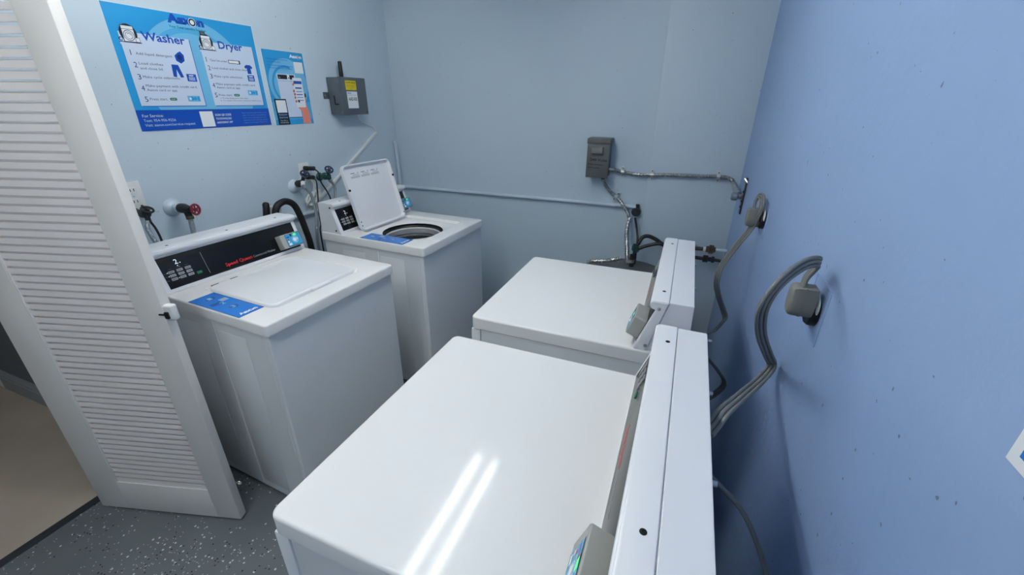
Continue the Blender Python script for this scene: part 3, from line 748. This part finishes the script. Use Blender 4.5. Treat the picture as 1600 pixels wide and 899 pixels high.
# ------------------------------------------------------------------ electrical box on the back wall and its conduits
t = thing('disconnect_box', 'grey electrical disconnect box with 240 Volts handwritten on its front, on the back wall', 'electrical box', (1.615, 0, 1.155))
MB().box((-.066, -.105, 0), (.066, 0, .225), GREYBOX, .003).build('box_body', t)
cv = MB().box((-.072, -.114, -.006), (.072, -.102, .222), GREYBOX, .002)
cv.prism([(0.0, .240), (-.118, .232), (-.122, .228), (-.122, .208), (-.118, .208), (-.116, .222), (0.0, .230)], -.074, .074, GREYBOX, axis=0) if False else None
cv.box((-.075, -.121, .205), (.075, 0, .238), GREYBOX, .005)
cv.build('box_cover', t)
MB().box((-.042, -.126, .140), (.032, -.112, .188), GREYBOX, .002).prism([(-.126, .143), (-.132, .147), (-.132, .178), (-.126, .186)], -.038, .028, GREYBOX, axis=0).build('cover_window', t)
hw = Ink(frame_M((-.072, -.1143, -.006), (1, 0, 0), (0, 0, 1)), .0003)
hw.text('240 Volts', .022, .106, .016, I_BLK, 1, w=.110, bold=1.3, rot=-.02, wobble=.0008)
hw.text('Please Attention', .012, .082, .009, I_BLK, 1, w=.096, bold=1, rot=-.03, wobble=.0006)
hw.text('when open', .012, .062, .008, I_BLK, 1, w=.074, bold=1, rot=-.02, wobble=.0006)
hw.build('handwriting', t)
def strap(mb_parent, c, d, size=.012):
    """two-hole strap over a conduit at point c, lugs along direction d"""
    c = Vector(c); d = Vector(d).normalized(); out = Vector((0, -1, 0)); s = d.cross(out)
    m = MB(); M = frame_M(c, d, out)
    m.box((-size-.022, -.012, -.009), (-size+.002, -.0095, .009), STRAPM, .0006, M=frame_M(c+out*.0, d, out))
    m.box((size-.002, -.012, -.009), (size+.022, -.0095, .009), STRAPM, .0006, M=frame_M(c, d, out))
    L = []
    for k in range(9):
        a = PI*k/8; v = d*math.cos(a)+out*math.sin(a)
        L.append([c + v*(size+e) + s*g for e, g in ((.0015, -.009), (.0015, .009), (.0035, .009), (.0035, -.009))])
    m.loops(L, STRAPM, True, True, False)
    for q_ in (-1, 1): m.cyl(c+d*(q_*(size+.011))-out*.010, c+d*(q_*(size+.011))-out*.006, .0035, SCREW, segs=10)
    return m.build('strap', mb_parent)
cm = MB().sweep([(1.68, -.035, 1.197), (1.72, -.030, 1.193), (1.768, -.022, 1.184), (1.86, -.022, 1.172), (1.953, -.042, 1.180), (2.10, -.042, 1.186), (2.25, -.042, 1.190), (2.37, -.042, 1.192), (2.415, -.050, 1.180), (2.428, -.075, 1.158)], .0115, STEEL, 12, corr=(.011, .0020))
cm.cyl((1.676, -.036, 1.197), (1.712, -.032, 1.194), .014, STEEL)
c1 = cm.build('flexible_conduit'); tag(c1, 'ribbed metal conduit running right from the 240 Volts box to the corner', 'electrical conduit')
for (x, z, y) in ((1.768, 1.184, -.022), (1.955, 1.180, -.042), (2.34, 1.192, -.042)): strap(c1, (x, y, z), (0, 0, 1))
t = thing('conduit_fitting', 'grey metal elbow fitting and bracket where the conduit meets the blue right wall', 'conduit fitting', (XR, -.30, 1.16))
MB().sweep([(-.039, .215, .0), (-.035, .16, -.012), (-.03, .10, -.02), (-.018, .07, -.03)], .016, STEEL, 14).build('elbow', t)
MB().lathe((-.030, .03, -.035), (1, 0, 0), [(.018, -.03), (.024, -.025), (.024, .0), (.014, .006), (.014, .03)], STEEL, 20).build('locknut_hub', t)
MB().box((-.008, -.035, -.12), (-.001, .0, .075), IRON, .002).sweep([(-.006, -.03, .06), (-.02, -.045, .075), (-.004, -.058, .055)], .006, STEEL, 8).build('bracket', t)
for zz in (.0, -.05, -.08): MB().cyl((-.012, -.018, zz), (-.006, -.018, zz), .006, SCREW, segs=10).build('screw', t)

cm = MB().sweep([(1.645, -.045, 1.16), (1.652, -.040, 1.115), (1.69, -.022, 1.06), (1.753, -.020, 1.010), (1.80, -.040, .968), (1.836, -.052, .922), (1.846, -.06, .900)], .0115, STEEL, 12, corr=(.011, .0020))
cm.cyl((1.644, -.045, 1.165), (1.648, -.043, 1.135), .014, SCREW)
c2 = cm.build('flexible_conduit'); tag(c2, 'ribbed metal conduit curving down from the 240 Volts box to the round junction', 'electrical conduit')
strap(c2, (1.742, -.020, 1.020), (.6, 0, .8))
t = thing('junction_box', 'small dark round junction box at the end of the level painted pipe', 'junction box', (1.885, 0, .93))
MB().lathe((0, 0, 0), (0, -1, 0), [(.024, 0), (.029, .004), (.029, .040), (.025, .045), (.0, .047)], IRON, 24).build('box_body', t)
MB().sweep([(-.028, -.034, -.03), (-.035, -.045, -.046), (-.035, -.05, -.06)], .014, STEEL, 14).build('elbow', t)
MB().cyl((.004, -.024, .03), (.006, -.024, .05), .012, IRON).build('knockout_hub', t)
cm = MB().sweep([(1.855, -.06, .885), (1.848, -.075, .850), (1.850, -.11, .80), (1.862, -.15, .755), (1.880, -.2, .680), (1.893, -.25, .636)], .0135, STEEL, 12, corr=(.0115, .0022))
tag(cm.build('flexible_conduit'), 'ribbed metal conduit dropping straight down onto the grey water heater', 'electrical conduit')
cm = MB().sweep([(1.886, -.050, .895), (1.905, -.06, .83), (1.922, -.09, .77), (1.928, -.13, .725)], .0075, IRON, 10)
tag(cm.build('drop_pipe'), 'thin dark pipe slanting from the round junction box to the green valve', 'pipe')
cm = MB().sweep([(1.640, -.30, .628), (1.665, -.30, .640), (1.70, -.30, .645), (1.76, -.295, .655), (1.80, -.30, .668), (1.855, -.29, .684)], .013, STEEL, 12, corr=(.0115, .0022))
tag(cm.build('flexible_conduit'), 'ribbed metal conduit arching low across the top of the grey water heater', 'electrical conduit')

# ------------------------------------------------------------------ water heater and its pipes
t = thing('water_heater', 'dark grey round water heater mostly hidden behind the far dryer', 'water heater', (1.885, -.335, 0))
MB().lathe((0, 0, 0), (0, 0, 1), [(.27, .03), (.28, .04), (.28, .575), (.272, .592), (.262, .600)], TANK, 48).build('tank', t)
MB().lathe((0, 0, .575), (0, 0, 1), [(.284, 0), (.286, .012), (.284, .022), (.262, .032), (.14, .042), (0, .045)], TANK, 48).build('tank_lid', t)
MB().lathe((0, 0, 0), (0, 0, 1), [(.20, 0), (.21, .03)], BLACK, 32).build('stand', t)
MB().cyl((.03, .10, .61), (.03, .10, .70), .014, IRON).cyl((.03, .10, .645), (.03, .10, .665), .018, STEEL).build('inlet_nipple', t)
t = thing('gate_valve', 'green-painted valve standing on the dark pipe above the water heater', 'valve', (1.925, -.18, .60))
MB().cyl((0, 0, .02), (-.004, .01, .15), .013, IRON).build('riser', t)
MB().lathe((-.004, .012, .10), (0, .05, 1), [(.012, 0), (.021, .01), (.021, .03), (.015, .05)], GREENV, 18).lathe((-.004, .0, .125), (0.3, -1, .1), [(.010, 0), (.013, .02), (.009, .034)], GREENV, 14).build('valve_body', t)
MB().torus((.006, -.036, .128), (.3, -1, .1), .018, .004, GREENV, 18, 6).build('valve_wheel', t)
t = thing('water_pipe', 'upper dark water pipe with a brass union, ending at the right corner', 'pipe', (0, 0, 0))
MB().sweep([(1.93, -.15, .735), (1.955, -.14, .79), (1.99, -.13, .802), (2.04, -.125, .785), (2.10, -.12, .752), (2.20, -.12, .750), (2.34, -.12, .756)], .0125, IRON, 14).cyl((2.33, -.12, .756), (2.345, -.12, .756), .0135, WHITE).build('pipe_run', t)
MB().lathe((2.345, -.12, .757), (1, 0, 0), [(.015, 0), (.021, .003), (.021, .016), (.029, .018), (.029, .044), (.020, .047), (.017, .056)], BRASS, 6, smooth=False).build('union', t)
MB().cyl((2.385, -.12, .757), (XR, -.12, .760), .010, WPIPE).build('wall_stub', t)
t = thing('water_pipe', 'lower dark water pipe with a black union, just under the brass one at the corner', 'pipe', (0, 0, 0))
MB().sweep([(1.935, -.16, .715), (1.99, -.15, .742), (2.06, -.15, .765), (2.10, -.15, .755), (2.17, -.15, .715), (2.25, -.15, .706), (2.34, -.15, .702)], .0115, IRON, 14).build('pipe_run', t)
MB().lathe((2.335, -.15, .702), (1, 0, 0), [(.013, 0), (.024, .003), (.024, .030), (.015, .034), (.015, .05), (.021, .052), (.021, .068)], DARKV, 6, smooth=False).build('union', t)
MB().cyl((2.40, -.15, .702), (XR, -.15, .700), .010, IRON).build('wall_stub', t)

# ------------------------------------------------------------------ dryer outlets and cords on the right wall
def outlet(y, z, label, big):
    t = thing('dryer_outlet', label, 'wall outlet', (XR, y, z))
    m = MB()
    # raised painted surround
    for a in ((-.062, -.070, -.056, .070), (.056, -.070, .062, .070), (-.056, -.070, .056, -.064), (-.056, .064, .056, .070)):
        m.box((-.0022, a[0], a[1]), (.001, a[2], a[3]), WALLR, .001)
    m.build('surround', t)
    MB().lathe((0, .0, -.006), (-1, 0, 0), [(.036, 0), (.036, .012), (.032, .017), (0, .017)], BLACK, 24).build('receptacle', t)
    MB().lathe((-.006, -.014, .012), (-1, 0, 0), [(.026, 0), (.026, .003), (.022, .005), (0, .005)], WHITE, 20).build('chipped_ring', t)
    return t
outlet(-1.852, 1.172, 'black round dryer outlet with raised painted surround, nearer the camera on the right wall', 1)
outlet(-1.010, 1.180, 'round dryer outlet with white rim on the right wall, farther from the camera', 0)

def cord(name, label, pts, plug_c, slack=None):
    t = thing(name, label, 'power cord', (0, 0, 0))
    MB().sweep(pts, .0043, CORD, 10, lobes=3, up0=(0, 1, 0)).build('cord_strand', t)
    if slack: MB().sweep(slack, .0036, CORD, 10, lobes=3, up0=(0, 1, 0)).build('cord_slack', t)
    c = Vector(plug_c)
    m = MB()
    Mi = frame_M(c, (0, -1, 0), (0, 0, 1))   # outwards is -X
    # D-shaped plug body: flat cord end on top, rounded lower end, with a seam ridge
    for g, z0_, z1_ in ((0, 0, .022), (.0022, .022, .026), (0, .026, .050)):
        q_ = MB(); L = []
        def dl(e, z): return [Vector((x*(1+e), y*(1+e), z)) for x, y in [(-.021, .036), (-.023, .0), (-.0215, -.018), (-.015, -.031), (-.006, -.036), (.006, -.036), (.015, -.031), (.0215, -.018), (.023, .0), (.021, .036)]]
        if z1_ > .04: L = [dl(0, z0_), dl(0, z1_-.012), dl(-.06, z1_-.005), dl(-.18, z1_-.0012), dl(-.32, z1_)]
        else: L = [dl(g*18, z0_), dl(g*18, z1_)]
        q_.loops([[Mi @ v for v in l] for l in L][::1], PLUG); m.add(q_.v, q_.f, PLUG, True)
    m.build('plug', t)
    return t
SLACK = [(2.262, -2.21, .93), (2.272, -2.191, .922), (2.29, -2.171, .89), (2.32, -2.136, .838), (2.36, -2.16, .815), (2.39, -2.199, .783), (2.41, -2.233, .746), (2.42, -2.262, .70), (2.41, -2.25, .45), (2.36, -2.22, .25), (2.275, -2.2, .2)]
cord('dryer_power_cord', 'thick grey three-rib cord with grey plug, looping down the right wall behind the near dryer',
     [(2.424, -1.872, 1.215), (2.424, -1.868, 1.245), (2.432, -1.880, 1.278), (2.428, -1.905, 1.298), (2.40, -1.937, 1.303), (2.36, -1.998, 1.296), (2.33, -2.035, 1.265), (2.33, -2.0, 1.203), (2.37, -1.876, 1.09), (2.42, -1.776, .988), (2.446, -1.735, .935),
      (2.41, -1.82, .938), (2.34, -1.988, .986), (2.280, -2.155, 1.054), (2.262, -2.195, 1.050), (2.249, -2.222, 1.046)],
     (2.452, -1.870, 1.192), SLACK)
cord('dryer_power_cord', 'grey cord with grey plug dropping down the corner behind the far dryer',
     [(2.425, -.985, 1.195), (2.426, -.975, 1.235), (2.432, -.985, 1.262), (2.440, -1.012, 1.262), (2.442, -1.028, 1.235), (2.440, -1.028, 1.20), (2.43, -1.005, 1.14), (2.388, -1.02, 1.057), (2.35, -1.03, .969), (2.342, -1.05, .902), (2.356, -1.07, .852), (2.388, -1.08, .786), (2.399, -1.10, .761),
      (2.384, -1.15, .758), (2.354, -1.20, .738), (2.316, -1.25, .739), (2.30, -1.27, .70), (2.341, -1.30, .665), (2.385, -1.31, .625), (2.420, -1.31, .569), (2.388, -1.31, .50), (2.32, -1.32, .44), (2.245, -1.32, .40)],
     (2.452, -1.000, 1.178), None)

# ------------------------------------------------------------------ sign on the right wall (only its corner is in the picture)
sg = Ink(frame_M((XR-.004, -2.455, 1.293), (0, -1, 0), (0, 0, 1)), .0003)
sg.base(0, 0, .30, .22, .003, I_WHT).rect(.012, .012, .288, .208, I_STK, 1)
tag(sg.build('wall_sign'), 'blue sign with white border on the right wall, cut off by the picture edge', 'sign')

# ------------------------------------------------------------------ washer hook-ups on the left wall
def escutcheon(t, y, z, r=.036, l=.05):
    MB().lathe((0, y, z), (1, 0, 0), [(r, 0), (r*.97, .006), (r*.7, .016), (.017, .022), (.015, l)], WPIPE, 28).build('escutcheon', t)
def wheel(t, c, ax, R, m, n=5):
    w_ = MB().torus(c, ax, R, R*.22, m, 24, 8)
    T = Vector(ax).normalized(); N = Vector((0, 0, 1)) if abs(T.z) < .9 else Vector((1, 0, 0)); N = (N-T*N.dot(T)).normalized(); B = T.cross(N); c = Vector(c)
    for k in range(n):
        a = 2*PI*k/n; w_.cyl(c, c+(N*math.cos(a)+B*math.sin(a))*R, R*.16, m, segs=8)
    w_.lathe(c-T*.006, T, [(R*.35, 0), (R*.35, .012), (R*.15, .015), (0, .015)], m, 14)
    w_.build('valve_wheel', t)
t = thing('hose_faucet', 'faucet with a dark red wheel on the left wall above the near washer', 'faucet', (0, 0, 0))
escutcheon(t, -1.725, 1.154, .040, .07)
MB().lathe((.055, -1.728, 1.156), (1, .1, 0), [(.013, 0), (.021, .006), (.022, .030), (.016, .050), (.012, .068)], DARKV, 18).cyl((.09, -1.724, 1.155), (.098, -1.722, 1.118), .014, DARKV).build('valve_body', t)
wheel(t, (.130, -1.708, 1.152), (1, .25, .1), .022, REDW, 5)
MB().box((.103, -1.700, 1.095), (.105, -1.690, 1.122), WHITE, .0005).build('paper_tag', t)
hs = MB().cyl((.098, -1.722, 1.122), (.100, -1.723, 1.108), .016, BRASS, segs=8).sweep([(.100, -1.723, 1.112), (.101, -1.726, 1.07), (.102, -1.729, 1.02), (.10, -1.73, .93), (.07, -1.73, .80)], .0105, BRAID, 12, corr=(.008, .0006))
tag(hs.build('water_hose'), 'dark braided hose hanging below the red-wheeled faucet', 'hose')

t = thing('hose_faucet', 'dark faucet with a blue wheel beside the white outlet on the left wall', 'faucet', (0, 0, 0))
escutcheon(t, -1.050, 1.133, .040, .03)
MB().lathe((.025, -1.050, 1.150), (1, .15, .1), [(.014, 0), (.020, .01), (.021, .035), (.013, .055)], DARKV, 18).cyl((.078, -1.050, 1.168), (.098, -1.05, 1.206), .010, DARKV).cyl((.085, -1.055, 1.165), (.10, -1.07, 1.148), .012, WHITE).build('valve_body', t)
wheel(t, (.104, -1.047, 1.212), (.75, -.3, .65), .022, BLUEV, 5)
hs = MB().cyl((.100, -1.070, 1.155), (.102, -1.068, 1.135), .015, STEEL, segs=8).sweep([(.100, -1.067, 1.145), (.102, -1.045, 1.115), (.104, -1.027, 1.08), (.105, -1.020, 1.0), (.105, -1.025, .93), (.104, -1.04, .86), (.10, -1.045, .75), (.10, -1.03, .5)], .0085, BRAID, 12, corr=(.007, .0006))
tag(hs.build('water_hose'), 'braided steel hose dropping from the blue-wheeled faucet beside the open washer', 'hose')
t = thing('hose_faucet', 'green faucet with a dark wheel on the left wall behind the open washer', 'faucet', (0, 0, 0))
MB().lathe((0, -.845, 1.160), (1, -.25, .15), [(.026, 0), (.026, .006), (.016, .012), (.016, .06), (.023, .066), (.022, .10), (.015, .112)], GREENV, 20).cyl((.095, -.867, 1.178), (.112, -.871, 1.205), .010, GREENV).cyl((.095, -.862, 1.175), (.100, -.858, 1.148), .012, GREENV).build('valve_body', t)
wheel(t, (.118, -.872, 1.214), (.75, -.3, .65), .022, BLUEV, 5)
hs = MB().cyl((.099, -.860, 1.154), (.102, -.853, 1.138), .014, STEEL, segs=8).sweep([(.10, -.857, 1.145), (.102, -.842, 1.12), (.103, -.833, 1.09), (.103, -.84, 1.05), (.10, -.855, 1.00), (.09, -.87, .94), (.08, -.88, .8)], .0085, BRAID, 12, corr=(.007, .0006))
tag(hs.build('water_hose'), 'short braided steel hose curving down from the green faucet', 'hose')

def plate(name, label, y0, y1, z0, z1):
    t = thing(name, label, 'wall outlet', (0, (y0+y1)/2, z0))
    h, w_ = z1-z0, y1-y0
    MB().box((0, -w_/2, 0), (.006, w_/2, h), WHITE, .002).build('cover_plate', t)
    for zz in (.30, .70):
        MB().box((.005, -.017, h*zz-.014), (.0085, .017, h*zz+.014), WHITE, .003).box((.0083, -.008, h*zz-.003), (.0089, -.005, h*zz+.008), BLACK).box((.0083, .005, h*zz-.003), (.0089, .008, h*zz+.008), BLACK).build('socket', t)
    MB().cyl((.005, 0, h/2), (.0075, 0, h/2), .003, STEEL, segs=10).build('screw', t)
plate('wall_outlet', 'white outlet plate with black plugs on the left wall behind the open washer', -.990, -.915, 1.145, 1.258)
plate('wall_outlet', 'white outlet plate on the left wall right beside the louvered door', -1.895, -1.822, 1.170, 1.288)
def plugcord(label, c, d, pts, group=None):
    t = thing('appliance_cord', label, 'power cord', (0, 0, 0))
    c = Vector(c); d = Vector(d).normalized()
    MB().sweep([c, c+d*.018, c+d*.036, c+d*.052], .0125, RUBBER, 14).cyl(c-Vector((.012, 0, 0)), c+d*.01, .014, RUBBER).build('plug', t)
    MB().sweep([c+d*.045]+[Vector(q_) for q_ in pts], .0042, RUBBER, 10).build('cord_strand', t)
plugcord('black cord from the upper socket slanting right behind the open washer console', (.022, -.955, 1.226), (.8, .35, 0), [(.085, -.925, 1.20), (.09, -.925, 1.148), (.10, -.905, 1.095), (.11, -.893, 1.045), (.10, -.885, .98), (.08, -.88, .85)])
plugcord('black cord from the lower socket hanging straight down left of the open washer', (.022, -.952, 1.176), (.8, -.1, 0), [(.085, -.955, 1.155), (.088, -.962, 1.10), (.10, -.985, 1.02), (.105, -.998, .95), (.105, -1.0, .90), (.11, -1.018, .86), (.105, -1.015, .7)])
cl = MB()
for k in range(5):
    A_, B_ = .070+.006*(k % 3), .020+.006*(k % 2); ph = .62+.10*k
    a = [(.030+.010*math.sin(j*1.3+k)+.004*k, -.955+A_*math.cos(2*PI*j/12)*math.cos(ph)-B_*math.sin(2*PI*j/12)*math.sin(ph), 1.052+A_*math.cos(2*PI*j/12)*math.sin(ph)*.6+B_*math.sin(2*PI*j/12)*math.cos(ph)) for j in range(12)]
    cl.sweep(a, .0045, WHITE, 8, closed=True)
cl.sweep([(.03, -.97, 1.03), (.04, -.945, 1.09), (.03, -.925, 1.13), (.02, -.93, 1.15)], .0045, WHITE, 8)
tag(cl.build('coiled_cable'), 'bundle of white coiled cable hanging under the outlet behind the hoses', 'cable')
dh = MB().sweep([(.155, -1.335, .98), (.15, -1.33, 1.045), (.15, -1.318, 1.075), (.15, -1.295, 1.093), (.15, -1.250, 1.098), (.15, -1.205, 1.070), (.15, -1.180, 1.01), (.15, -1.160, .92), (.15, -1.145, .82), (.15, -1.14, .6), (.15, -1.14, .3), (.15, -1.14, .0)], .0175, RUBBER, 18)
tag(dh.build('drain_hose'), 'thick black drain hose arching up between the two washers', 'hose')
dh = MB().sweep([(.105, -1.37, .0), (.105, -1.37, .5), (.105, -1.37, .95), (.10, -1.348, 1.03), (.10, -1.338, 1.075), (.095, -1.332, 1.094)], .017, RUBBER, 18).lathe((.095, -1.331, 1.092), (0, .2, 1), [(.017, 0), (.013, .010), (0, .014)], RUBBER, 18)
tag(dh.build('drain_hose'), 'stub of black drain hose poking up left of the arching hose', 'hose')
st = MB().lathe((.098, -1.285, .60), (0, 0, 1), [(.026, 0), (.026, .44), (.030, .442), (.030, .475), (.022, .475), (.022, .42)], WHITE, 24, caps=False)
tag(st.build('standpipe'), 'white standpipe top behind the near washer console, under the black hose', 'pipe')
t = thing('hose_faucet', 'dark faucet half hidden by the louvered door under the left outlet', 'faucet', (0, 0, 0))
MB().lathe((0, -1.872, 1.165), (1, 0, 0), [(.022, 0), (.014, .01), (.014, .05), (.02, .055), (.018, .08)], DARKV, 16).cyl((.075, -1.872, 1.165), (.08, -1.874, 1.13), .010, DARKV).build('valve_body', t)
wheel(t, (.075, -1.862, 1.180), (.6, .1, 1), .020, DARKV, 4)
MB().cyl((.08, -1.845, 1.170), (.085, -1.828, 1.166), .003, STEEL, segs=8).build('wheel_screw', t)
hs = MB().sweep([(.08, -1.878, 1.135), (.09, -1.892, 1.11), (.105, -1.895, 1.08), (.12, -1.89, 1.02), (.12, -1.88, .9)], .0085, BRAID, 12, corr=(.007, .0006))
tag(hs.build('water_hose'), 'braided hose running down beside the edge of the louvered door', 'hose')
hs = MB().sweep([(.02, -1.848, 1.19), (.06, -1.862, 1.14), (.10, -1.868, 1.10), (.115, -1.87, 1.04), (.11, -1.87, .9)], .0045, RUBBER, 8)
tag(hs.build('appliance_cord'), 'black cord running down beside the braided hose at the door edge', 'power cord')
